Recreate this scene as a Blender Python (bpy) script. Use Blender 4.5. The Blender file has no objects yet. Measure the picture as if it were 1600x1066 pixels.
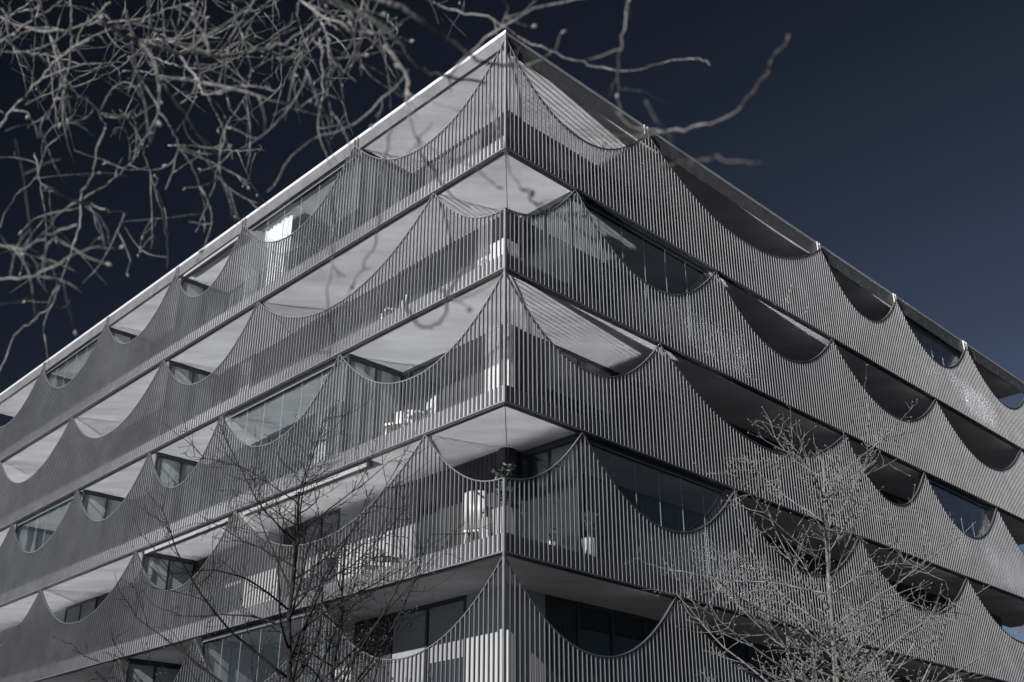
import bpy, bmesh, math, random
from mathutils import Vector, Matrix
random.seed(7)
R = math.radians
sc = bpy.context.scene
col = sc.collection

# ------------------------------------------------------------------ camera
AL, AR = R(46.531), R(45.107)                       # plan angles of the two street fronts
dL = Vector((-math.cos(AL), math.sin(AL), 0)); nL = Vector((-math.sin(AL), -math.cos(AL), 0))
dR = Vector((math.cos(AR), math.sin(AR), 0));  nR = Vector((math.sin(AR), -math.cos(AR), 0))
CAM = Vector((0.1427, -20.4066, 1.6152)); PITCH = R(25.39); FPX = 1756.8
cd = bpy.data.cameras.new('camera'); cam = bpy.data.objects.new('camera', cd); col.objects.link(cam)
cam.location = CAM; cam.rotation_euler = (R(90) + PITCH, 0, 0)
cd.sensor_width = 36.0; cd.lens = FPX * 36 / 1600; cd.clip_start = 0.05; cd.clip_end = 6000
cd.dof.use_dof = True; cd.dof.focus_distance = 25.0; cd.dof.aperture_fstop = 4.5
sc.camera = cam

# ------------------------------------------------------------------ sun and sky
SUN_EL = R(26.0); GRAZE = R(7.0)                    # the sun all but skims the right-hand front
hz = (-dR * math.cos(GRAZE) + nR * math.sin(GRAZE)).normalized()
SUN = (hz * math.cos(SUN_EL) + Vector((0, 0, math.sin(SUN_EL)))).normalized()
ld = bpy.data.lights.new('sun', 'SUN'); ld.energy = 5.0; ld.angle = R(0.53); ld.color = (1.0, 0.985, 0.97)
sun = bpy.data.objects.new('sun', ld); col.objects.link(sun)
sun.rotation_euler = SUN.to_track_quat('Z', 'Y').to_euler(); sun.location = SUN * 60

world = bpy.data.worlds.new('World'); sc.world = world; world.use_nodes = True
wt = world.node_tree; wt.nodes.clear()
def wn(t, **k):
    n = wt.nodes.new(t)
    for a, v in k.items(): setattr(n, a, v)
    return n
sky = wn('ShaderNodeTexSky', sky_type='NISHITA'); sky.sun_disc = False
sky.sun_elevation = SUN_EL; sky.sun_rotation = math.atan2(hz.x, hz.y)
sky.air_density = 0.45; sky.dust_density = 0.2; sky.ozone_density = 2.0; sky.altitude = 0
hs = wn('ShaderNodeHueSaturation'); hs.inputs['Saturation'].default_value = 0.80; hs.inputs['Value'].default_value = 0.72
# a polarising filter: the sky is darkest at right angles to the sun
geo = wn('ShaderNodeNewGeometry')
dot = wn('ShaderNodeVectorMath', operation='DOT_PRODUCT'); dot.inputs[1].default_value = SUN
ab = wn('ShaderNodeMath', operation='MULTIPLY'); sq = wn('ShaderNodeMath', operation='POWER'); sq.inputs[1].default_value = 2.0
ml = wn('ShaderNodeMath', operation='MULTIPLY_ADD'); ml.inputs[1].default_value = 1.05; ml.inputs[2].default_value = 0.13
mixc = wn('ShaderNodeVectorMath', operation='SCALE')
bg = wn('ShaderNodeBackground'); bg.inputs['Strength'].default_value = 0.05
wo = wn('ShaderNodeOutputWorld')
K = wt.links.new
K(sky.outputs[0], hs.inputs['Color']); K(geo.outputs['Incoming'], dot.inputs[0])
K(dot.outputs['Value'], ab.inputs[0]); K(dot.outputs['Value'], ab.inputs[1])
K(ab.outputs[0], sq.inputs[0]); sq.inputs[1].default_value = 1.0
K(sq.outputs[0], ml.inputs[0]); K(hs.outputs[0], mixc.inputs[0]); K(ml.outputs[0], mixc.inputs['Scale'])
K(mixc.outputs[0], bg.inputs['Color']); K(bg.outputs[0], wo.inputs[0])

sc.render.engine = 'CYCLES'
sc.view_settings.view_transform = 'Standard'; sc.view_settings.look = 'None'
sc.view_settings.exposure = 0.85; sc.view_settings.gamma = 1.0
cy = sc.cycles
cy.max_bounces = 7; cy.diffuse_bounces = 4; cy.glossy_bounces = 5; cy.transparent_max_bounces = 24
cy.use_denoising = True; cy.caustics_reflective = True; cy.blur_glossy = 0.0
cy.sample_clamp_indirect = 8.0
cy.use_guiding = True; cy.use_surface_guiding = True        # sunlight thrown up by the water

# ------------------------------------------------------------------ materials
def mat(name, color, rough=0.6, metal=0.0, spec=0.5, noise=None, bump=None, stretch=None):
    m = bpy.data.materials.new(name); m.use_nodes = True
    t = m.node_tree; b = t.nodes['Principled BSDF']
    b.inputs['Base Color'].default_value = (*color, 1); b.inputs['Roughness'].default_value = rough
    b.inputs['Metallic'].default_value = metal; b.inputs['Specular IOR Level'].default_value = spec
    if noise or bump:
        tc = t.nodes.new('ShaderNodeTexCoord'); mp = t.nodes.new('ShaderNodeMapping')
        t.links.new(tc.outputs['Object'], mp.inputs[0])
        if stretch: mp.inputs['Scale'].default_value = stretch
    if noise:
        sz, amt = noise
        n = t.nodes.new('ShaderNodeTexNoise'); n.inputs['Scale'].default_value = sz; n.inputs['Detail'].default_value = 6
        n.inputs['Roughness'].default_value = 0.62
        mr = t.nodes.new('ShaderNodeMapRange'); mr.inputs['From Min'].default_value = 0.3; mr.inputs['From Max'].default_value = 0.7
        mr.inputs['To Min'].default_value = 1 - amt; mr.inputs['To Max'].default_value = 1 + amt
        mx = t.nodes.new('ShaderNodeVectorMath'); mx.operation = 'SCALE'; mx.inputs[0].default_value = color
        mr.inputs['To Min'].default_value = max(0.08, 1 - amt)
        t.links.new(mp.outputs[0], n.inputs['Vector']); t.links.new(n.outputs['Fac'], mr.inputs['Value'])
        t.links.new(mr.outputs[0], mx.inputs['Scale']); t.links.new(mx.outputs[0], b.inputs['Base Color'])
    if bump:
        sz, st = bump
        n2 = t.nodes.new('ShaderNodeTexNoise'); n2.inputs['Scale'].default_value = sz; n2.inputs['Detail'].default_value = 5
        bp = t.nodes.new('ShaderNodeBump'); bp.inputs['Strength'].default_value = st; bp.inputs['Distance'].default_value = 0.02
        t.links.new(mp.outputs[0], n2.inputs['Vector']); t.links.new(n2.outputs['Fac'], bp.inputs['Height'])
        t.links.new(bp.outputs[0], b.inputs['Normal'])
    return m
def glass_mat(name, tint, refl=(0.9, 0.95, 1.0), rough=0.02, base=0.0):
    m = bpy.data.materials.new(name); m.use_nodes = True; t = m.node_tree; t.nodes.clear()
    tr = t.nodes.new('ShaderNodeBsdfTransparent'); tr.inputs[0].default_value = (*tint, 1)
    gl = t.nodes.new('ShaderNodeBsdfGlossy'); gl.inputs['Color'].default_value = (*refl, 1); gl.inputs['Roughness'].default_value = rough
    df = t.nodes.new('ShaderNodeBsdfDiffuse'); df.inputs[0].default_value = (0.2, 0.22, 0.23, 1)
    gm = t.nodes.new('ShaderNodeNewGeometry'); dp = t.nodes.new('ShaderNodeVectorMath'); dp.operation = 'DOT_PRODUCT'
    t.links.new(gm.outputs['Normal'], dp.inputs[0]); t.links.new(gm.outputs['Incoming'], dp.inputs[1])
    ns = []
    for op, v in (('ABSOLUTE', 0), ('SUBTRACT', 1), ('POWER', 5), ('MULTIPLY_ADD', 0.93)):
        q = t.nodes.new('ShaderNodeMath'); q.operation = op; ns.append(q)
    t.links.new(dp.outputs['Value'], ns[0].inputs[0]); ns[1].inputs[0].default_value = 1.0; t.links.new(ns[0].outputs[0], ns[1].inputs[1])
    t.links.new(ns[1].outputs[0], ns[2].inputs[0]); ns[2].inputs[1].default_value = 5.0
    t.links.new(ns[2].outputs[0], ns[3].inputs[0]); ns[3].inputs[1].default_value = 0.93; ns[3].inputs[2].default_value = 0.06
    fr = ns[3]
    m0 = t.nodes.new('ShaderNodeMixShader'); m0.inputs[0].default_value = base
    mx = t.nodes.new('ShaderNodeMixShader'); o = t.nodes.new('ShaderNodeOutputMaterial')
    t.links.new(tr.outputs[0], m0.inputs[1]); t.links.new(df.outputs[0], m0.inputs[2])
    t.links.new(fr.outputs[0], mx.inputs[0]); t.links.new(m0.outputs[0], mx.inputs[1]); t.links.new(gl.outputs[0], mx.inputs[2])
    t.links.new(mx.outputs[0], o.inputs[0])
    return m
M = dict(
    slat=mat('slat_metal', (0.260, 0.260, 0.265), 0.54, 1.0, 0.5, noise=(1.3, 0.14)),
    soffit=mat('soffit_paint', (0.500, 0.500, 0.510), 0.75, noise=(0.9, 0.22), stretch=(0.4, 1.5, 1)),
    slab=mat('slab_edge_concrete', (0.192, 0.192, 0.198), 0.75, noise=(2.2, 0.16), bump=(30, 0.15)),
    cap=mat('roof_cap_metal', (0.560, 0.560, 0.570), 0.6, 1.0, 0.5, noise=(1.5, 0.05)),
    fascia=mat('fascia_metal', (0.130, 0.130, 0.134), 0.62, 0.8, 0.5, noise=(2.0, 0.2)),
    white=mat('white_render', (0.250, 0.250, 0.250), 0.85, noise=(1.2, 0.08)),
    clad=mat('dark_cladding', (0.021, 0.021, 0.022), 0.6, noise=(2.5, 0.2)),
    frame=mat('dark_frame', (0.025, 0.026, 0.028), 0.4),
    window=mat('window_glass', (0.018, 0.022, 0.028), 0.05, 0, 0.6),
    pane=glass_mat('glazing_glass', (0.94, 0.955, 0.955), base=0.03, rough=0.085),
    frost=mat('frosted_glass', (0.253, 0.276, 0.287), 0.3, noise=(0.8, 0.12)),
    blind=mat('window_blind', (0.16, 0.16, 0.165), 0.8, noise=(3, 0.1)),
    edge=mat('glass_edge', (0.245, 0.294, 0.301), 0.3),
    floor=mat('balcony_floor', (0.056, 0.054, 0.052), 0.8, noise=(2, 0.1)),
    awning=mat('awning_white', (0.150, 0.150, 0.153), 0.45),
    cloth=mat('curtain_cloth', (0.468, 0.468, 0.463), 0.9, noise=(6, 0.05)),
    asphalt=mat('asphalt', (0.030, 0.030, 0.031), 0.85, noise=(3, 0.25), bump=(60, 0.4)),
    kerb=mat('granite', (0.2, 0.2, 0.205), 0.8, noise=(8, 0.2)),
    water=mat('calm_water', (0.480, 0.490, 0.500), 0.045, 1.0),
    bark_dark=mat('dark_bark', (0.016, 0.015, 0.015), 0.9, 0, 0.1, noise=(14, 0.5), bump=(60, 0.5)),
    bark_pale=mat('pale_bark', (0.095, 0.093, 0.090), 0.8, noise=(9, 0.75), bump=(60, 0.5)),
    bark_grey=mat('grey_bark_light_shade', (0.046, 0.045, 0.044), 0.5, noise=(7.0, 2.6), bump=(90, 0.8)),  # strong noise paints shaded and sunlit stretches into the grey bark colour
    bud=mat('pale_bud', (0.095, 0.093, 0.088), 0.7),
    bud_dark=mat('brown_bud', (0.048, 0.044, 0.040), 0.7),
    leaf=mat('leaf', (0.045, 0.050, 0.041), 0.5, noise=(9, 0.3)),
    pot=mat('white_pot', (0.300, 0.300, 0.300), 0.4),
    steel=mat('bolt_steel', (0.12, 0.12, 0.125), 0.35, 0.6),
)

# ------------------------------------------------------------------ helpers
def W(face, s, dep, z):
    d, n = (dL, nL) if face == 'L' else (dR, nR)
    if face == 'L':
        p = d * s - n * dep
    else:
        p = d * s - n * dep
    return Vector((p.x, p.y, z))
def corner(a, b, z=0.0):
    """plan point set back a from the left front and b from the right front"""
    det = nL.x * nR.y - nL.y * nR.x
    x = (-a * nR.y + b * nL.y) / det; y = (-nL.x * b + nR.x * a) / det
    return Vector((x, y, z))
class MB:
    def __init__(self): self.v = []; self.f = []; self.sm = False
    def hexa(self, p):
        o = len(self.v); self.v += [tuple(q) for q in p]
        self.f += [tuple(o + i for i in q) for q in ((0,3,2,1),(4,5,6,7),(0,1,5,4),(1,2,6,5),(2,3,7,6),(3,0,4,7))]
    def fbox(self, face, s0, s1, a, b, z0, z1):
        q = [W(face, s0, a, 0), W(face, s1, a, 0), W(face, s1, b, 0), W(face, s0, b, 0)]
        self.hexa([Vector((p.x, p.y, z0)) for p in q] + [Vector((p.x, p.y, z1)) for p in q])
    def box(self, x0, x1, y0, y1, z0, z1):
        self.hexa([(x0,y0,z0),(x1,y0,z0),(x1,y1,z0),(x0,y1,z0),(x0,y0,z1),(x1,y0,z1),(x1,y1,z1),(x0,y1,z1)])
    def prism(self, poly, z0, z1):
        o = len(self.v); n = len(poly)
        self.v += [(p.x, p.y, z0) for p in poly] + [(p.x, p.y, z1) for p in poly]
        self.f.append(tuple(o + i for i in reversed(range(n)))); self.f.append(tuple(o + n + i for i in range(n)))
        for i in range(n):
            j = (i + 1) % n; self.f.append((o + i, o + j, o + n + j, o + n + i))
    def tube(self, pts, rad, k=6):
        o = len(self.v); n = len(pts)
        up = Vector((0.31, 0.22, 0.92))
        for i in range(n):
            t = (pts[min(i + 1, n - 1)] - pts[max(i - 1, 0)]).normalized()
            a = t.cross(up)
            if a.length < 1e-3: a = t.cross(Vector((1, 0, 0)))
            a.normalize(); b = t.cross(a)
            for j in range(k):
                w = 2 * math.pi * j / k
                self.v.append(tuple(pts[i] + (a * math.cos(w) + b * math.sin(w)) * rad[i]))
        for i in range(n - 1):
            for j in range(k):
                j2 = (j + 1) % k
                self.f.append((o + i*k + j, o + i*k + j2, o + (i+1)*k + j2, o + (i+1)*k + j))
        self.f.append(tuple(o + j for j in reversed(range(k)))); self.f.append(tuple(o + (n-1)*k + j for j in range(k)))
    def bud(self, p, d, r, l):
        """small pointed bud"""
        d = d.normalized(); a = d.cross(Vector((0.3, 0.5, 0.8)))
        if a.length < 1e-3: a = Vector((1, 0, 0))
        a.normalize(); b = d.cross(a); o = len(self.v)
        self.v.append(tuple(p))
        for h, rr in ((0.3, 1.0), (0.65, 0.8)):
            for j in range(5):
                w = 2 * math.pi * j / 5
                self.v.append(tuple(p + d * l * h + (a * math.cos(w) + b * math.sin(w)) * r * rr))
        self.v.append(tuple(p + d * l))
        for j in range(5):
            j2 = (j + 1) % 5
            self.f += [(o, o+1+j2, o+1+j), (o+1+j, o+1+j2, o+6+j2, o+6+j), (o+6+j, o+6+j2, o+11)]
    def lathe(self, prof, c, k=14):
        o = len(self.v); n = len(prof)
        for r, z in prof:
            for j in range(k):
                w = 2 * math.pi * j / k; self.v.append((c[0] + r*math.cos(w), c[1] + r*math.sin(w), c[2] + z))
        for i in range(n - 1):
            for j in range(k):
                j2 = (j + 1) % k; self.f.append((o+i*k+j, o+i*k+j2, o+(i+1)*k+j2, o+(i+1)*k+j))
        self.f.append(tuple(o + j for j in reversed(range(k)))); self.f.append(tuple(o + (n-1)*k + j for j in range(k)))
    def build(self, name, m, parent=None, smooth=False):
        me = bpy.data.meshes.new(name); me.from_pydata(self.v, [], self.f); me.update()
        if smooth: me.polygons.foreach_set('use_smooth', [True] * len(me.polygons))
        me.materials.append(m)
        o = bpy.data.objects.new(name, me); col.objects.link(o)
        if parent:
            o.parent = parent; o.matrix_parent_inverse = parent.matrix_world.inverted()
        return o
def tag(o, label=None, cat=None, group=None, kind=None):
    if label: o['label'] = label
    if cat: o['category'] = cat
    if group: o['group'] = group
    if kind: o['kind'] = kind
    return o
def empty(name, loc=(0, 0, 0), rz=0.0):
    o = bpy.data.objects.new(name, None); col.objects.link(o)
    o.location = loc; o.rotation_euler = (0, 0, rz); o.empty_display_size = 0.2
    o.matrix_world = Matrix.Translation(loc) @ Matrix.Rotation(rz, 4, 'Z')
    return o
def at(x, y, dist):
    """point seen at photo pixel x, y, dist metres in front of the camera (along its axis)"""
    F = Vector((0, math.cos(PITCH), math.sin(PITCH))); U = Vector((0, -math.sin(PITCH), math.cos(PITCH)))
    return CAM + (F + Vector((1, 0, 0)) * ((x - 800) / FPX) - U * ((y - 533) / FPX)) * dist

# ------------------------------------------------------------------ ground, quay and water
QUAY = 18.0
g = MB(); big = 1500
def gp(a, b, z): return -nL * -a + dL * b if False else nL * a + Vector((dL.x, dL.y, 0)) * b + Vector((0, 0, z))
p = [gp(QUAY, -big, 0), gp(QUAY, big, 0), gp(-big, big, 0), gp(-big, -big, 0)]
g.v = [tuple(q) for q in p]; g.f = [(0, 1, 2, 3)]
tag(g.build('ground', M['asphalt']), kind='structure')
g = MB(); p = [gp(QUAY - 0.3, -big, 0), gp(QUAY - 0.3, big, 0), gp(QUAY + 0.25, big, 0), gp(QUAY + 0.25, -big, 0)]
g.hexa([(q.x, q.y, -2.4) for q in p] + [(q.x, q.y, 0.14) for q in p])
tag(g.build('quay_edge', M['kerb']), kind='structure')
g = MB(); p = [gp(QUAY + 0.2, -big, 0), gp(QUAY + 0.2, big, 0), gp(4000, big, 0), gp(4000, -big, 0)]
g.v = [(q.x, q.y, -1.2) for q in p]; g.f = [(0, 1, 2, 3)]
tag(g.build('water', M['water']), kind='structure')

# ------------------------------------------------------------------ the building
Z = [16.0, 13.0, 10.0, 7.0, 4.0]                    # underside of each balcony slab, top storey first
ROOF = 18.95                                        # underside of the roof
LEN = dict(L=31.3, R=29.2)
PEAK = {('L', 0): [0, 5.85, 11.37, 15.48, 20.40, 25.75, 31.3], ('L', 1): [2.45, 10.05, 15.42, 22.0, 28.4, 34.4],
        ('R', 0): [0, 5.16, 13.67, 18.45, 23.70, 29.2],        ('R', 1): [2.30, 7.80, 13.65, 20.25, 27.10, 33.0]}
SAG = 1.53
def curve(face, k, s):
    """height of the scalloped top rail of storey k at distance s from the corner"""
    top = 19.06 if k == 0 else Z[k - 1] - 0.02
    ps = PEAK[(face, k % 2)]
    if k % 2 and s < ps[0]: a, b = -(PEAK[('R' if face == 'L' else 'L', 1)][0]), ps[0]
    else:
        for a, b in zip(ps, ps[1:]):
            if a <= s <= b: break
    u = (2 * s - a - b) / (b - a)
    return top - SAG * (1 - abs(u) ** 2.1)
house = empty('apartment_building', (0, 6, 0))
tag(house, 'grey apartment block with scalloped slatted balcony screens meeting at a sharp corner', 'building')
bpy.context.view_layer.update()

DEPTH = 1.85; EDGE = 0.072
def plan(a, b, la=0.0, lb=0.0):
    """outline of the whole block set back a / b from the fronts"""
    c = corner(a, b); l = W('L', LEN['L'] - la, a, 0); r = W('R', LEN['R'] - lb, b, 0)
    return [c, r, W('R', LEN['R'] - lb, 20, 0), W('L', LEN['L'] - la, 20, 0), l]
def strip(face, a, b, z0, z1, ext=0.0, mb=None):
    """box along a front between depths a < b, mitred at the corner"""
    o = corner(a, a); i = corner(b, b); e = LEN[face] + ext
    mb = mb or MB(); p = [o, W(face, e, a, 0), W(face, e, b, 0), i]
    if face == 'R': pass
    mb.hexa([Vector((q.x, q.y, z0)) for q in p] + [Vector((q.x, q.y, z1)) for q in p]); return mb

# slabs: a core slab, soffit panels in two mitred halves with a joint at the corner, edge plates and floors
for k in range(5):
    z = Z[k]
    for face in 'LR':
        strip(face, EDGE + 0.012, DEPTH + 0.6, z, z + 0.05).build('soffit_panel', M['soffit'], house)
        strip(face, EDGE, EDGE + 0.02, z - 0.004, z + 0.40).build('slab_edge', M['slab'], house)
        strip(face, 0.060, 0.15, z - 0.022, z - 0.005).build('gap_shade_strip', M['frame'], house)  # dark strip imitating the shade in the gap between screen and slab
        strip(face, EDGE + 0.025, DEPTH + 0.3, z + 0.30, z + 0.36).build('balcony_floor', M['floor'], house)
for z in Z + [ROOF]:                                                            # the mitre joint in each soffit
    a, b = corner(0.16, 0.16), corner(DEPTH, DEPTH); w = (dR - dL).normalized() * 0.006
    m = MB(); m.prism([a - w, a + w, b + w, b - w], z - 0.004, z + 0.01); m.build('soffit_joint', M['frame'], house)
m = MB(); m.prism(plan(0.12, 0.12), ROOF + 0.06, ROOF + 0.30); m.build('roof', M['clad'], house)
for face in 'LR':
    strip(face, 0.105, DEPTH + 0.6, ROOF, ROOF + 0.05, 0.05).build('soffit_panel', M['soffit'], house)
strip('L', 0.066, 0.10, 18.90, 19.252, 0.05).build('fascia', M['fascia'], house)
strip('R', 0.066, 0.10, 18.74, 19.202, 0.05).build('fascia', M['fascia'], house)
strip('L', 0.058, 0.5, 19.255, 19.352, 0.1).build('roof_cap', M['cap'], house)
strip('R', 0.058, 0.5, 19.205, 19.295, 0.1).build('roof_cap', M['cap'], house)

# screens
SP = 0.13; SW = 0.0110; SD = 0.042
unit = MB(); unit.box(-SW, SW, 0, SD, 0, 1)
unit_me = bpy.data.meshes.new('slat'); unit_me.from_pydata(unit.v, [], unit.f); unit_me.materials.append(M['slat'])
rest = MB()
cand = []
screens = {}
for k in range(5):
    for face in 'LR':
        z = Z[k]; L = LEN[face]
        sm = strip(face, 0.0, SD + 0.01, z, z + 0.028)                          # bottom rail
        n = int(L / 0.06); pts = [i * L / n for i in range(n + 1)]             # top rail, following the scallops
        for s0, s1 in zip(pts, pts[1:]):
            za, zb = curve(face, k, s0), curve(face, k, s1)
            a0 = a1 = -0.004; b0 = b1 = SD + 0.008; t = 0.022
            q = [W(face, s0, a0, za), W(face, s1, a0, zb), W(face, s1, b0, zb), W(face, s0, b0, za)]
            sm.hexa([Vector((v.x, v.y, v.z - t * 1.0)) for v in q] + [Vector(v) for v in q])
        so = sm.build('balcony_screen', M['slat'], house); screens[(face, k)] = so
        cnt = int((L - 0.1) / SP)
        ps = PEAK[(face, k % 2)]
        for i in range(cnt):
            s = 0.165 + i * SP
            top = curve(face, k, s) - 0.015
            if k == 0 and min(abs(s - q) for q in ps) < 0.14: top = 19.26
            if top - z < 0.2: continue
            cand.append((face, k, s, z + 0.02, top, (W(face, s, 0, z) - CAM).length))
cand.sort(key=lambda c: c[5] - 0.0)
# the 290 slats that show largest are objects of their own, the others one mesh
vis = [c for c in cand if c[1] < 4 or True]
vis.sort(key=lambda c: -((c[4] - max(c[3], 3.6 if c[1] == 4 else 0)) / c[5]))
near = set(id(c) for c in sorted(cand, key=lambda c: c[2] + (1.2 if c[1] == 4 else 0))[:290])
for c in cand:
    face, k, s, z0, z1, _ = c
    if id(c) in near:
        o = bpy.data.objects.new('slat', unit_me); col.objects.link(o)
        d, n = (dL, nL) if face == 'L' else (dR, nR)
        pw = W(face, s, 0, z0)
        mw = Matrix(((d.x, -n.x, 0, pw.x), (d.y, -n.y, 0, pw.y), (0, 0, z1 - z0, pw.z), (0, 0, 0, 1)))
        so = screens[(face, k)]
        o.parent = so; o.matrix_parent_inverse = so.matrix_world.inverted() if False else Matrix.Translation((0, -6, 0)).inverted() @ Matrix.Translation((0, -6, 0))
        o.matrix_basis = mw
    else:
        rest.fbox(face, s - SW, s + SW, 0, SD, z0, z1)
tag(rest.build('slats', M['slat'], house), kind='stuff')
# corner posts
for k in range(5):
    top = 19.2 if k == 0 else (Z[k - 1] if k % 2 == 0 else curve('L', k, 0))
    m = MB(); q = [corner(-0.004, -0.004), corner(-0.004, -0.004) + dR * 0.055, corner(0.075, 0.075), corner(-0.004, -0.004) + dL * 0.055]
    m.prism(q, Z[k] - 0.01, top); m.build('corner_post', M['slat'], house)

# inner walls: window, render and cladding pieces behind the balconies
brnd = random.Random(4)
def window(face, s0, s1, z0, z1, dep=DEPTH):
    f = MB()
    for a, b in ((s0, s0 + 0.07), (s1 - 0.07, s1), ((s0 + s1) / 2 - 0.035, (s0 + s1) / 2 + 0.035)):
        f.fbox(face, a, b, dep - 0.02, dep + 0.12, z0, z1)
    f.fbox(face, s0 + 0.07, s1 - 0.07, dep - 0.018, dep + 0.12, z1 - 0.09, z1); f.fbox(face, s0 + 0.07, s1 - 0.07, dep - 0.018, dep + 0.12, z0, z0 + 0.08)
    fo = f.build('window', M['frame'], house)
    mid = (s0 + s1) / 2
    for a, b in ((s0 + 0.07, mid - 0.035), (mid + 0.035, s1 - 0.07)):
        q = MB(); q.fbox(face, a, b, dep + 0.03, dep + 0.05, z0 + 0.08, z1 - 0.09); q.build('pane', M['window'], fo)
        if brnd.random() < 0.4:
            q = MB(); q.fbox(face, a + 0.02, b - 0.02, dep + 0.012, dep + 0.022, z1 - 0.09 - brnd.uniform(0.5, 2.0), z1 - 0.095); q.build('blind', M['blind'], fo)
WALL = {
 ('L', 0): 'd1.0 g2.4 d1.6 g2.2 w.8 d1.2 g2.4 w.9 g1.8 w1.4 g2.4 d1.6 g2.4 w2 g2.2 w9',
 ('L', 1): 'd.6 w.5 d.8 g2.4 d2.2 g2.4 d1.0 d1.4 g1.8 d1.6 g2.6 d1.2 d2.0 g2.4 w2 g2.2 w9',
 ('L', 2): 'w.8 d1.5 g2.6 d1.4 d.8 w.6 g2.4 d1.1 g1.8 d1.5 g2.6 d1.2 d2.0 g2.4 w2 g2.2 w9',
 ('L', 3): 'd2.2 g1.8 w2.2 g1.6 d1.0 w1.8 g2.2 d1.4 g2.6 d1.2 d2.0 g2.4 w2 g2.2 w9',
 ('L', 4): 'w1.3 g2.6 d1.4 w.8 g2.4 d1.5 g2.4 w1.2 d2.0 g2.4 w2 g2.2 w9',
 ('R', 0): 'd1.4 g2.4 d2.0 g2.4 d1.6 g2.4 d1.6 g2.4 d2.0 g2.2 d2.0 g2.2 d1.2',
 ('R', 1): 'd1.8 g2.4 d1.6 g2.6 d1.8 g2.4 d1.6 g2.4 d2.0 g2.2 d2.0 g2.2 d1.0',
 ('R', 2): 'd1.2 g2.6 d2.0 g2.4 d1.6 g2.2 d1.8 g2.4 d2.0 g2.2 d2.0 g2.2 d1.2',
 ('R', 3): 'd0.6 g2.6 d1.6 g2.6 d1.8 g2.4 d1.6 g2.4 d2.0 g2.2 d2.0 g2.2 d1.2',
 ('R', 4): 'w1.2 d1.0 g2.4 d1.6 g2.6 d1.8 g2.4 d1.6 g2.4 d2.0 g2.2 d2.0 g2.2'}
for (face, k), seq in WALL.items():
    z0 = Z[k] + 0.36; z1 = ROOF if k == 0 else Z[k - 1]
    s = DEPTH; end = LEN[face] - (2.0 if face == 'R' else 0.4)
    first = True
    for t in seq.split():
        e = min(s + float(t[1:]), end)
        if e - s < 0.3: break
        if t[0] == 'g' and e - s > 1: window(face, s, e, z0, z1)
        elif t[0] == 'd':                                           # vertical boards
            x = s; n = 0
            wb = MB(); wb.fbox(face, s, e, DEPTH + 0.03, DEPTH + 0.2, z0, z1); wo_ = wb.build('cladding', M['clad'], house)
            if s < 6:
                while x < e - 0.03:
                    b = MB(); b.fbox(face, x, min(x + 0.128, e), DEPTH, DEPTH + 0.028, z0 + 0.002, z1 - 0.002); b.build('board', M['clad'], wo_); x += 0.14
        else:
            wb = MB(); wb.fbox(face, s, e, DEPTH, DEPTH + 0.2, z0, z1); wb.build('wall', M['white'], house)
        s = e
core = MB()
cp = [corner(DEPTH + 0.2, DEPTH + 0.2), W('R', LEN['R'] - 2.4, DEPTH + 0.2, 0), W('R', LEN['R'] - 2.4, 19, 0), W('L', LEN['L'] - 0.6, 19, 0), W('L', LEN['L'] - 0.6, DEPTH + 0.2, 0)]
core.prism(cp, 0, ROOF + 0.055); core.build('core_wall', M['clad'], house)
for a in 'LR':
    m = MB(); m.fbox(a, DEPTH + 0.0, LEN[a] - 3, DEPTH + 0.01, DEPTH + 0.19, 0, Z[4]); m.build('wall', M['white'], house)

# dividers between balconies
def divider(face, s, k, depth=DEPTH, glass='frost'):
    z0 = Z[k] + 0.36; z1 = (ROOF if k == 0 else Z[k - 1]) - 0.003
    f = MB()
    f.fbox(face, s - 0.05, s + 0.05, 0.2, depth, z1 - 0.14, z1)
    for a in (0.2, 0.2 + (depth - 0.2) / 2 - 0.03, depth - 0.07): f.fbox(face, s - 0.035, s + 0.035, a, a + 0.06, z0, z1 - 0.14)
    fo = f.build('balcony_divider', M['frame'], house)
    h = (depth - 0.2) / 2
    for a, b in ((0.26, 0.2 + h - 0.03), (0.2 + h + 0.03, depth - 0.07)):
        q = MB(); q.fbox(face, s - 0.012, s + 0.012, a, b, z0, z1 - 0.14); q.build('pane', M[glass], fo)
for k, ss in ((0, (5.75, 15.4, 20.5, 25.9)), (1, (15.4,)), (2, (5.75, 15.4, 20.35, 25.9)), (3, (15.35,)), (4, (11.3, 15.35))):
    for s in ss: divider('L', s, k)
for k in (1, 3): divider('R', 2.36, k, glass='pane')

# frameless balcony glazing behind some scallops
def glazing(face, s0, s1, k):
    z0 = Z[k] + 0.42; z1 = (ROOF if k == 0 else Z[k - 1]) - 0.003
    f = MB(); f.fbox(face, s0, s1, 0.16, 0.30, z1 - 0.10, z1); 
    fo = f.build('glazing_track', M['frame'], house)
    t = MB(); t.fbox(face, s0, s1, 0.155, 0.175, z1 - 0.135, z1 - 0.102); t.build('track_trim', M['slat'], fo)
    t = MB(); t.fbox(face, s0, s1, 0.17, 0.29, z0 - 0.055, z0); t.build('sill', M['frame'], fo)
    n = max(1, round((s1 - s0) / 0.86)); w = (s1 - s0) / n
    for i in range(n):
        a = s0 + i * w
        q = MB(); q.fbox(face, a + 0.008, a + w - 0.008, 0.22, 0.232, z0, z1 - 0.10); q.build('pane', M['pane'], fo)
        e = MB(); e.fbox(face, a - 0.003, a + 0.003, 0.218, 0.234, z0, z1 - 0.10); e.build('pane_edge', M['edge'], fo)
for k, a, b in ((0, 6.0, 11.2), (0, 20.6, 25.7), (2, 6.0, 11.2), (2, 20.6, 25.7), (4, 6.0, 11.2)): glazing('L', a, b, k)
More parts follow.
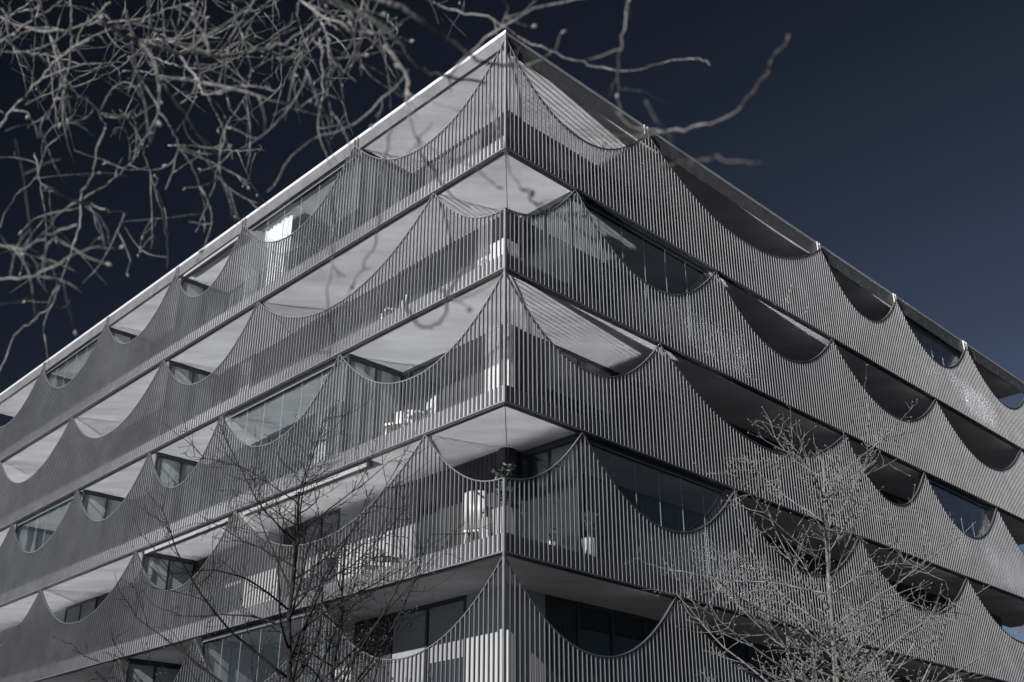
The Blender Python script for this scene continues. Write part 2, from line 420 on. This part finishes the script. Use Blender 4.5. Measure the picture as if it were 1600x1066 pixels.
for k, a, b in ((0, 18.7, 23.6), (2, 18.7, 23.6), (1, 2.5, 7.6), (3, 2.6, 7.6)): glazing('R', a, b, k)

# awning cassettes under the slabs
for k, a, b in ((3, 4.6, 9.85), (3, 10.5, 15.1), (0, 11.7, 15.1)):
    z1 = ROOF if k == 0 else Z[k - 1]
    m = MB(); m.fbox('L', a, b, 0.14, 0.27, z1 - 0.15, z1 - 0.02); c_ = m.build('awning_cassette', M['frame'], house)
    m = MB(); m.fbox('L', a + 0.03, b - 0.03, 0.105, 0.137, z1 - 0.165, z1 - 0.075); m.build('awning_bar', M['awning'], c_)

# bolts on the edge plates and fascia, too small to pick apart
bm_ = MB()
for k in range(5):
    for face in 'LR':
        s = 0.75
        while s < LEN[face]:
            for j in range(3):
                for o_ in (0,):
                    bm_.fbox(face, s - 0.014, s + 0.014, EDGE - 0.008, EDGE + 0.004, Z[k] + 0.08 + j * 0.075, Z[k] + 0.108 + j * 0.075)
            s += 1.17
for face, zz in (('L', 18.98), ('R', 18.85)):
    s = 0.5
    while s < LEN[face]:
        for j in range(3):
            bm_.fbox(face, s - 0.009 + 0.03 * (j % 2), s + 0.009 + 0.03 * (j % 2), 0.058, 0.068, zz + j * 0.06, zz + 0.018 + j * 0.06)
        s += 0.65
tag(bm_.build('bolts', M['steel'], house), kind='stuff')

# ------------------------------------------------------------------ things on the balconies
c = MB(); S0, S1 = 9.35, 10.75; zt = ROOF - 0.18; zb = Z[0] + 0.45; n = 56
for r in range(7):
    z = zt + (zb - zt) * r / 6
    for i in range(n + 1):
        u = i / n; w = 0.035 * math.sin(u * 44) * (0.45 + 0.55 * r / 6) + 0.012 * math.sin(u * 17 + r)
        q = W('L', S0 + (S1 - S0) * u, 0.42 + w, z - (0.035 * abs(math.sin(u * 22)) if r == 0 else 0)); c.v.append(tuple(q))
for r in range(6):
    for i in range(n): a = r * (n + 1) + i; c.f.append((a, a + 1, a + n + 2, a + n + 1))
co = c.build('curtain', M['cloth'], smooth=True); sd = co.modifiers.new('solid', 'SOLIDIFY'); sd.thickness = 0.004
tag(co, 'white pleated curtain behind balcony glass under the roof on the left front', 'curtain')

def frame(face, s, dep, k, rz=0.0):
    """an empty standing on the floor of storey k"""
    d = dL if face == 'L' else dR
    return empty('thing', W(face, s, dep, Z[k] + 0.362), math.atan2(d.y, d.x) + rz)
def local(o, name, m, parent, smooth=False):
    ob = o.build(name, m, None, smooth); ob.parent = parent; return ob
def chair(face, s, dep, k, rz, label, m, group=None, high=0.95):
    e = frame(face, s, dep, k, rz); e.name = 'balcony_chair'; tag(e, label, 'chair', group)
    q = MB(); q.box(-0.24, 0.24, -0.24, 0.24, 0.42, 0.47); local(q, 'seat', m, e)
    q = MB(); n = 8
    for i in range(n + 1):
        a = -0.9 + 1.8 * i / n; x = 0.25 * math.sin(a) / math.sin(0.9); y = 0.25 - 0.09 * (1 - math.cos(a))
        q.v += [(x, y - 0.015, 0.471), (x, y + 0.02, 0.471), (x, y + 0.05, high - 0.1 * abs(math.sin(a)) ** 3), (x, y + 0.02, high - 0.1 * abs(math.sin(a)) ** 3)]
    for i in range(n):
        o = i * 4
        for u in range(4): q.f.append((o + u, o + 4 + u, o + 4 + (u + 1) % 4, o + (u + 1) % 4))
    q.f += [(0, 1, 2, 3), (n*4+3, n*4+2, n*4+1, n*4)]
    local(q, 'backrest', m, e, True)
    for sx in (-1, 1):
        for sy in (-1, 1):
            q = MB(); q.tube([Vector((sx*0.24, sy*0.24, 0)), Vector((sx*0.2, sy*0.2, 0.42))], [0.012, 0.018], 8); local(q, 'leg', m, e)
def planter(face, s, dep, k, label, w=0.32, h=0.42, leaves=90, tall=0.7, square=True, group=None):
    e = frame(face, s, dep, k); e.name = 'planter'; tag(e, label, 'planter', group)
    q = MB()
    if square:
        a = w / 2; b = a * 0.85
        q.hexa([(-b,-b,0),(b,-b,0),(b,b,0),(-b,b,0),(-a,-a,h),(a,-a,h),(a,a,h),(-a,a,h)])
    else: q.lathe([(w*0.34, 0), (w*0.42, h*0.1), (w*0.5, h*0.8), (w*0.52, h), (w*0.45, h), (w*0.42, h*0.9)], (0, 0, 0))
    local(q, 'pot', M['pot'], e, not square)
    st = MB(); lf = MB()
    for i in range(9):
        a = random.uniform(0, 6.28); r = random.uniform(0.05, 0.3) * tall; hh = tall * random.uniform(0.6, 1)
        p = [Vector((0, 0, h * 0.9)), Vector((math.cos(a)*r*0.4, math.sin(a)*r*0.4, h + hh*0.5)), Vector((math.cos(a)*r, math.sin(a)*r, h + hh))]
        st.tube(p, [0.008, 0.006, 0.003], 5)
        for j in range(leaves // 9):
            t = random.uniform(0.3, 1); b = p[1].lerp(p[2], t) if t > 0.5 else p[0].lerp(p[1], t * 2)
            dv = Vector((random.gauss(0, 1), random.gauss(0, 1), random.gauss(0.3, 0.7))).normalized(); l = random.uniform(0.07, 0.14)
            sv = dv.cross(Vector((random.random(), random.random(), random.random()))).normalized() * l * 0.28
            o = len(lf.v); nn = dv.cross(sv).normalized() * 0.015
            lf.v += [tuple(b), tuple(b + dv*l*0.45 + sv - nn), tuple(b + dv*l), tuple(b + dv*l*0.45 - sv - nn), tuple(b + dv * l * 0.5)]
            lf.f += [(o, o+1, o+4), (o+1, o+2, o+4), (o, o+4, o+3), (o+4, o+2, o+3)]
    local(st, 'stems', M['leaf'], e); tag(local(lf, 'leaves', M['leaf'], e), kind='stuff')
planter('L', 0.42, 0.40, 3, 'white square planter with a bushy plant in the corner above the lowest screen', 0.36, 0.62, 260, 0.95)
planter('L', 0.86, 0.38, 3, 'low white planter beside the bushy corner plant on the fourth storey down', 0.3, 0.5, 40, 0.25)
planter('R', 0.75, 0.45, 3, 'white pot with trailing flowers just right of the corner post', 0.3, 0.5, 120, 0.4, False)
planter('R', 3.0, 0.5, 3, 'round white pot with a loose bouquet between two right-hand screen peaks', 0.34, 0.55, 110, 0.6, False)
planter('R', 1.75, 0.42, 3, 'small white flower pot near the corner, second from the corner post', 0.2, 0.24, 40, 0.3, False)
planter('R', 3.45, 0.36, 3, 'small white bowl right of the round bouquet pot', 0.24, 0.16, 14, 0.12, False)
planter('R', 4.1, 0.4, 3, 'smallest white pot, farthest right on the fourth storey down', 0.2, 0.2, 14, 0.12, False)
planter('L', 0.55, 0.5, 1, 'white planter box at the corner of the second storey down', 0.45, 0.6, 24, 0.2)
chair('L', 1.55, 0.75, 3, 0.5, 'white high-backed chair left of the corner planters', M['pot'], high=1.25)
chair('L', 4.35, 0.7, 3, 2.6, 'white chair behind the slats below the long white awning bar', M['pot'])
chair('L', 5.2, 0.85, 3, -2.2, 'white chair turned away beside the other one below the awning bar', M['pot'])
chair('L', 3.35, 0.6, 2, 2.9, 'pale chair behind the corner screen of the third storey down', M['pot'])
chair('L', 4.2, 0.65, 2, -2.7, 'pale chair second from the corner on the third storey down', M['pot'])
chair('L', 4.6, 0.6, 1, 2.8, 'pale chair behind the second screen down on the left front', M['pot'])
# towels on a drying rack seen through the slats of the top right-hand balcony
e = frame('R', 12.6, 0.45, 0); e.name = 'drying_rack'; tag(e, 'drying rack with white towels on the top right-hand balcony', 'drying rack')
for sx in (-1, 1):
    q = MB(); q.tube([Vector((sx*0.5, -0.25, 0)), Vector((sx*0.5, 0.25, 0.95))], [0.012, 0.012], 6); local(q, 'leg', M['pot'], e)
    q = MB(); q.tube([Vector((sx*0.53, 0.25, 0)), Vector((sx*0.53, -0.25, 0.95))], [0.012, 0.012], 6); local(q, 'leg', M['pot'], e)
for y in (-0.25, 0.0, 0.25):
    q = MB(); q.tube([Vector((-0.53, y, 0.95)), Vector((0.53, y, 0.95))], [0.006, 0.006], 6); local(q, 'rail', M['pot'], e)
for x, y in ((-0.3, -0.25), (0.2, -0.25), (-0.05, 0.25)):
    q = MB(); q.box(x, x + 0.26, y - 0.015, y + 0.015, 0.5, 0.97); local(q, 'towel', M['cloth'], e)

# ------------------------------------------------------------------ trees
def wander(p, d, length, n, wob, grav=0.0, up=0.0, curl=0.0):
    pts = [p.copy()]; d = d.normalized(); st = length / n
    rot = Matrix.Rotation(random.gauss(0, curl) if curl else 0.0, 3, Vector((random.gauss(0, 1), random.gauss(0, 1), random.gauss(0, 1))).normalized() if curl else Vector((1, 0, 0)))
    for i in range(n):
        d = (d + Vector((random.gauss(0, wob), random.gauss(0, wob), random.gauss(0, wob) - grav + up))).normalized()
        d = rot @ d
        pts.append(pts[-1] + d * st)
    return pts
def side(d, ang, roll):
    a = d.cross(Vector((0.2, 0.3, 0.93)));
    if a.length < 1e-3: a = Vector((1, 0, 0))
    a.normalize(); b = d.cross(a)
    return (d * math.cos(ang) + (a * math.cos(roll) + b * math.sin(roll)) * math.sin(ang)).normalized()
def taper(n, r0, r1): return [r0 + (r1 - r0) * i / (n - 1) for i in range(n)]
def bare_tree(base, height, r0, bark, budm, label, spread, seed, lean=(0, 0), first=0.33, laterals=34, twig=1.0, buds=0.8, bud_size=1.0, stems=1):
    random.seed(seed)
    e = empty('bare_tree', base); tag(e, label, 'tree'); bpy.context.view_layer.update()
    tr = MB(); br = MB(); tw = MB(); bd = MB()
    for sidx in range(stems):
        hh = height * (1 if sidx == 0 else random.uniform(0.72, 0.9))
        ld_ = Vector((lean[0], lean[1], 1)) if sidx == 0 else Vector((random.uniform(-0.2, 0.2), random.uniform(-0.15, 0.15), 1))
        b0 = Vector(base) if sidx == 0 else Vector(base) + Vector((random.uniform(-0.12, 0.12), random.uniform(-0.12, 0.12), 0))
        pts = wander(b0, ld_, hh, 16, 0.045, up=0.05)
        rad = [r0 * (1 if sidx == 0 else 0.7) * (1 - 0.9 * (i / 16)) + 0.006 for i in range(17)]
        rad[0] *= 1.35; tr.tube(pts, rad, 9)
        for l in range(laterals if sidx == 0 else laterals // 2):
            t = first + (0.98 - first) * (l + random.random()) / (laterals if sidx == 0 else laterals // 2)
            i = min(int(t * 16), 15); p = pts[i].lerp(pts[i + 1], t * 16 - i); d = (pts[i + 1] - pts[i]).normalized()
            az = l * 2.4 + random.uniform(-0.5, 0.5)
            dd = side(d, R(random.uniform(48, 72)), az)
            L = spread * (1.05 - 0.62 * (t - first) / (1 - first)) * random.uniform(0.6, 1.1); rr = max(0.006, rad[i] * 0.5)
            bp = wander(p, dd, L, 9, 0.07, up=0.05, curl=0.07); br.tube(bp, taper(10, rr, 0.0034), 6)
            ns = int(7 * L / spread * twig) + 3
            for q in range(ns):
                t2 = random.uniform(0.2, 1.0); j = min(int(t2 * 9), 8); pp = bp[j].lerp(bp[j + 1], t2 * 9 - j)
                d2 = side((bp[j + 1] - bp[j]).normalized(), R(random.uniform(30, 65)), random.uniform(0, 6.28))
                l2 = random.uniform(0.18, 0.62) * spread * 0.42; sp = wander(pp, d2, l2, 5, 0.16, up=0.06); tw.tube(sp, taper(6, 0.0046, 0.0021), 4)
                for w in range(random.randint(1, 4)):
                    t3 = random.uniform(0.2, 1); k3 = min(int(t3 * 5), 4); p3 = sp[k3].lerp(sp[k3 + 1], t3 * 5 - k3)
                    d3 = side((sp[k3 + 1] - sp[k3]).normalized(), R(random.uniform(30, 70)), random.uniform(0, 6.28))
                    s3 = wander(p3, d3, random.uniform(0.06, 0.22), 3, 0.18, up=0.05); tw.tube(s3, taper(4, 0.0029, 0.0017), 4)
                    if random.random() < buds: bd.bud(s3[-1], d3, 0.008 * bud_size, 0.024 * bud_size)
                    if random.random() < buds * 0.7: bd.bud(s3[1], side(d3, R(50), random.uniform(0, 6.28)), 0.006 * bud_size, 0.018 * bud_size)
    tr.build('trunk', bark, e, True); tag(br.build('branches', bark, e, True), kind='stuff')
    tag(tw.build('twigs', bark, e), kind='stuff'); tag(bd.build('buds', budm, e), kind='stuff')
    return e
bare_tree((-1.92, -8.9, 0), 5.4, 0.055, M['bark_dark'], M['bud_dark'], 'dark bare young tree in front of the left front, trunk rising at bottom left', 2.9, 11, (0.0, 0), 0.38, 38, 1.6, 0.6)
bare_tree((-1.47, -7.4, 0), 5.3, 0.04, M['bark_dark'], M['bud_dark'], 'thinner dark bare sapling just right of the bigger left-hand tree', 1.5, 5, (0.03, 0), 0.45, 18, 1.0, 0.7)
bare_tree((3.15, -8.6, 0), 5.5, 0.045, M['bark_pale'], M['bud'], 'pale-barked bare tree with upswept twigs in front of the right front', 2.4, 23, (0.01, 0), 0.36, 40, 1.5, 0.9)
bare_tree((2.75, -10.2, 0), 3.75, 0.036, M['bark_pale'], M['bud'], 'low pale bare bush thick with buds at the foot of the right-hand tree', 1.0, 31, (-0.03, 0), 0.5, 26, 1.2, 0.9, 1.35, stems=4)

# ------------------------------------------------------------------ the tree over the camera
random.seed(77)
over = empty('overhanging_tree', (-6.2, -18.2, 0)); bpy.context.view_layer.update()
tag(over, 'bare tree whose tangled twigs hang into the top left, out of focus', 'tree')
trunk = MB(); limbs = MB(); twigs = MB(); obud = MB()
def smooth_path(cp, per=5):
    out = []
    for i in range(len(cp) - 1):
        p0, p1, p2, p3 = cp[max(i-1, 0)], cp[i], cp[i+1], cp[min(i+2, len(cp)-1)]
        for j in range(per):
            t = j / per; out.append(0.5 * ((2*p1) + (p2-p0)*t + (2*p0-5*p1+4*p2-p3)*t*t + (3*p1-p0-3*p2+p3)*t**3))
    out.append(cp[-1]); return out
def knobbly(n, r0, r1): return [(r0 + (r1 - r0) * i / (n - 1)) * random.uniform(0.86, 1.16) for i in range(n)]
tp = smooth_path([Vector(q) for q in ((-6.2, -18.2, 0), (-6.1, -18.2, 1.6), (-5.9, -18.3, 3.3), (-5.5, -18.4, 5.0), (-5.0, -18.4, 6.6))], 4)
trunk.tube(tp, taper(len(tp), 0.17, 0.08), 12); trunk.build('trunk', M['bark_grey'], over, True)
def strand(cp, r0, r1, sub=5, subl=0.35, target=None, budp=0.28, fork=True):
    pts = smooth_path(cp); n = len(pts)
    pts = [p + Vector((random.gauss(0, 1), random.gauss(0, 1), random.gauss(0, 1))) * 0.002 for p in pts]
    (limbs if r0 > 0.0034 else twigs).tube(pts, knobbly(n, r0, r1), 7)
    for q in range(sub):
        i = random.randint(int(n * 0.2), n - 2); d = (pts[i + 1] - pts[i]).normalized()
        d2 = side(d, R(random.uniform(25, 70)), random.uniform(0, 6.28)); l2 = random.uniform(0.3, 1.0) * subl
        sp = wander(pts[i], d2, l2, 9, 0.06, grav=0.05, curl=0.17); rr = min(r0, 0.0036) * random.uniform(0.6, 0.95)
        twigs.tube(sp, knobbly(10, rr, rr * 0.35), 6)
        for w in range(random.randint(1, 3)):
            j = random.randint(2, 7); dd = side((sp[j] - sp[j - 1]).normalized(), R(random.uniform(30, 70)), random.uniform(0, 6.28))
            if fork and random.random() < 0.5:
                s3 = wander(sp[j], dd, random.uniform(0.04, 0.16), 3, 0.25); twigs.tube(s3, taper(4, rr * 0.6, rr * 0.4), 5); e_ = s3[-1]
            else: e_ = sp[j]
            if random.random() < budp: obud.bud(e_, dd, random.uniform(0.003, 0.005), random.uniform(0.014, 0.022))
z0 = 2.423
PATHS = [  # photo pixels of the strands that can be told apart, with their distance
 ([(490,215),(560,340),(640,470),(680,560),(730,640),(770,760),(775,880)], z0, 2.9, .0075, .004),
 ([(470,40),(510,130),(600,290),(700,430),(790,560)], z0, 2.1, .007, .0045),
 ([(380,60),(430,110),(560,170),(700,205),(850,210),(1000,190),(1120,140),(1210,70)], z0, 2.0, .0085, .006),
 ([(560,-20),(570,60),(590,120),(650,165),(760,205)], z0, 2.8, .006, .005),
 ([(680,210),(740,290),(770,350),(840,355)], z0, 2.9, .006, .0035),
 ([(880,20),(910,120),(945,220),(940,330),(900,410),(860,470)], z0, 3.0, .006, .004),
 ([(150,-10),(190,130),(225,240),(255,340),(265,430)], z0, 3.0, .0075, .005),
 ([(400,480),(370,560),(350,660),(310,740),(300,860),(270,950),(230,1066),(200,1150),(120,1220),(60,1270),(0,1410)], z0, 3.0, .0065, .0045),
 ([(170,710),(250,745),(330,775),(420,800),(480,808)], z0, 2.8, .007, .004),
 ([(540,540),(550,600),(600,760),(630,900),(635,1010)], z0, 3.3, .005, .003),
 ([(1130,-10),(1190,50),(1260,80),(1330,85)], z0, 2.9, .007, .006),
 ([(1150,160),(1150,240),(1190,350),(1240,450),(1255,550)], z0, 2.4, .005, .0035),
 ([(-40,190),(0,160),(100,90),(200,30),(260,-20)], z0, 3.1, .006, .006),
 ([(-30,500),(0,480),(60,400),(130,330),(200,240),(270,180),(340,60)], z0, 3.0, .006, .006),
 ([(200,380),(260,370),(330,375),(380,430),(430,445),(510,420)], z0, 2.8, .0055, .006),
 ([(320,750),(420,690),(500,610),(540,550),(600,430)], z0, 3.0, .004, .005),
 ([(-30,930),(0,930),(80,940),(180,890),(290,850)], z0, 2.6, .0045, .005),
 ([(-30,1060),(100,1050),(240,990)], z0, 2.5, .005, .0045),
 ([(860,470),(840,560),(820,660),(790,760),(740,880)], z0, 3.2, .0045, .003),
 ([(1220,90),(1250,220),(1240,330),(1260,470)], z0, 2.7, .0045, .003),
 ([(0,860),(60,740),(130,680),(180,560),(250,500)], z0, 3.2, .003, .004),
 ([(130,580),(150,680),(165,760),(175,830)], z0, 3.4, .004, .003),
 ([(640,-20),(700,15),(760,27),(820,62),(880,88),(930,104),(985,110),(1040,97),(1085,91),(1110,103)], 1, 2.7, .0055, .003),
 ([(1234,58),(1200,110),(1160,165),(1110,195),(1045,206),(1000,200)], 1, 1.55, .0045, .006),
 ([(1030,262),(1080,250),(1130,250),(1192,257)], 1, 1.5, .004, .003),
 ([(985,-10),(972,60),(965,100),(952,150)], 1, 1.9, .0035, .002),
 ([(700,120),(760,60),(820,22),(900,0),(985,-8)], 1, 2.2, .005, .004),
 ([(480,-20),(560,20),(620,60),(655,105),(700,120),(760,130)], 1, 2.0, .011, .006),
 ([(560,-10),(640,20),(700,60),(745,95),(790,100)], 1, 1.8, .008, .006),
 ([(600,70),(632,115),(640,190),(665,250),(700,300),(735,325)], 1, 1.9, .0055, .003),
 ([(760,150),(790,240),(800,275),(830,310),(862,345)], 1, 2.0, .0045, .003),
 ([(610,200),(595,290),(590,370),(570,410),(552,448)], 1, 1.9, .004, .003),
 ([(520,300),(522,400),(512,460),(520,520),(515,560)], 1, 2.0, .004, .003),
 ([(720,420),(705,455),(690,500),(660,510),(625,465)], 1, 1.9, .005, .004),
 ([(500,60),(505,130),(498,200),(515,260)], 1, 2.8, .004, .003),
 ([(640,110),(560,190),(470,230),(420,300)], 1, 2.4, .004, .003),
]
for k_, (pp, sc_, dist, r0, r1) in enumerate(PATHS):
    cp = []; dd = dist
    slope = random.uniform(-0.08, 0.08)
    for i, (x, y) in enumerate(pp): cp.append(at(x / sc_, y / sc_, dist + slope * i + random.gauss(0, 0.02)))
    dark_zone = k_ >= 29 and k_ <= 33
    strand(cp, r0 * 0.54, r1 * 0.42, 2 if k_ >= 22 else 4, 0.09 if k_ >= 22 else 0.28)
for k_ in range(36):                                                     # the tangle behind them
    x = random.choice((random.uniform(-60, 520), random.uniform(-60, 700))); y = random.uniform(-80, 40); dist = random.uniform(2.6, 5.2)
    L = random.uniform(90, 330) * (1 if x < 480 else 0.55); ang = random.gauss(0, 0.55); n = 6; cp = []
    bend = random.gauss(0, 0.24)
    for i in range(n):
        cp.append(at(x, y, dist)); x += math.sin(ang) * L / n; y += math.cos(ang) * L / n; ang += bend + random.gauss(0, 0.22); dist += random.gauss(0, 0.05)
    r0 = random.uniform(0.0015, 0.0036); strand(cp, r0, r0 * 0.5, random.randint(2, 5), 0.34)
for k_ in range(10):                                                     # longer sagging sprays across the corner
    x = random.uniform(-80, 300); y = random.uniform(20, 230); dist = random.uniform(2.6, 4.6); ang = R(random.uniform(60, 115)); cp = []
    L = random.uniform(120, 300)
    for i in range(6):
        cp.append(at(x, y, dist)); x += math.sin(ang) * L / 6; y += math.cos(ang) * L / 6; ang += random.gauss(0.12, 0.2)
    strand(cp, random.uniform(0.002, 0.0038), 0.0015, 3, 0.28)
top = tp[-1]
for x, d_ in ((-250, 3.2), (60, 3.0), (330, 3.4), (620, 2.6), (150, 4.6)):  # limbs that carry them, above the frame
    a = at(x, -170, d_); b = at(x + 260, -110, d_ + 0.3)
    limbs.tube(smooth_path([top, top.lerp(a, 0.5) + Vector((0, 0, 0.35)), a, b]), taper(16, 0.05, 0.012), 8)
tag(limbs.build('branches', M['bark_grey'], over, True), kind='stuff')
tag(twigs.build('twigs', M['bark_grey'], over, True), kind='stuff')
tag(obud.build('buds', M['bud'], over, True), kind='stuff')
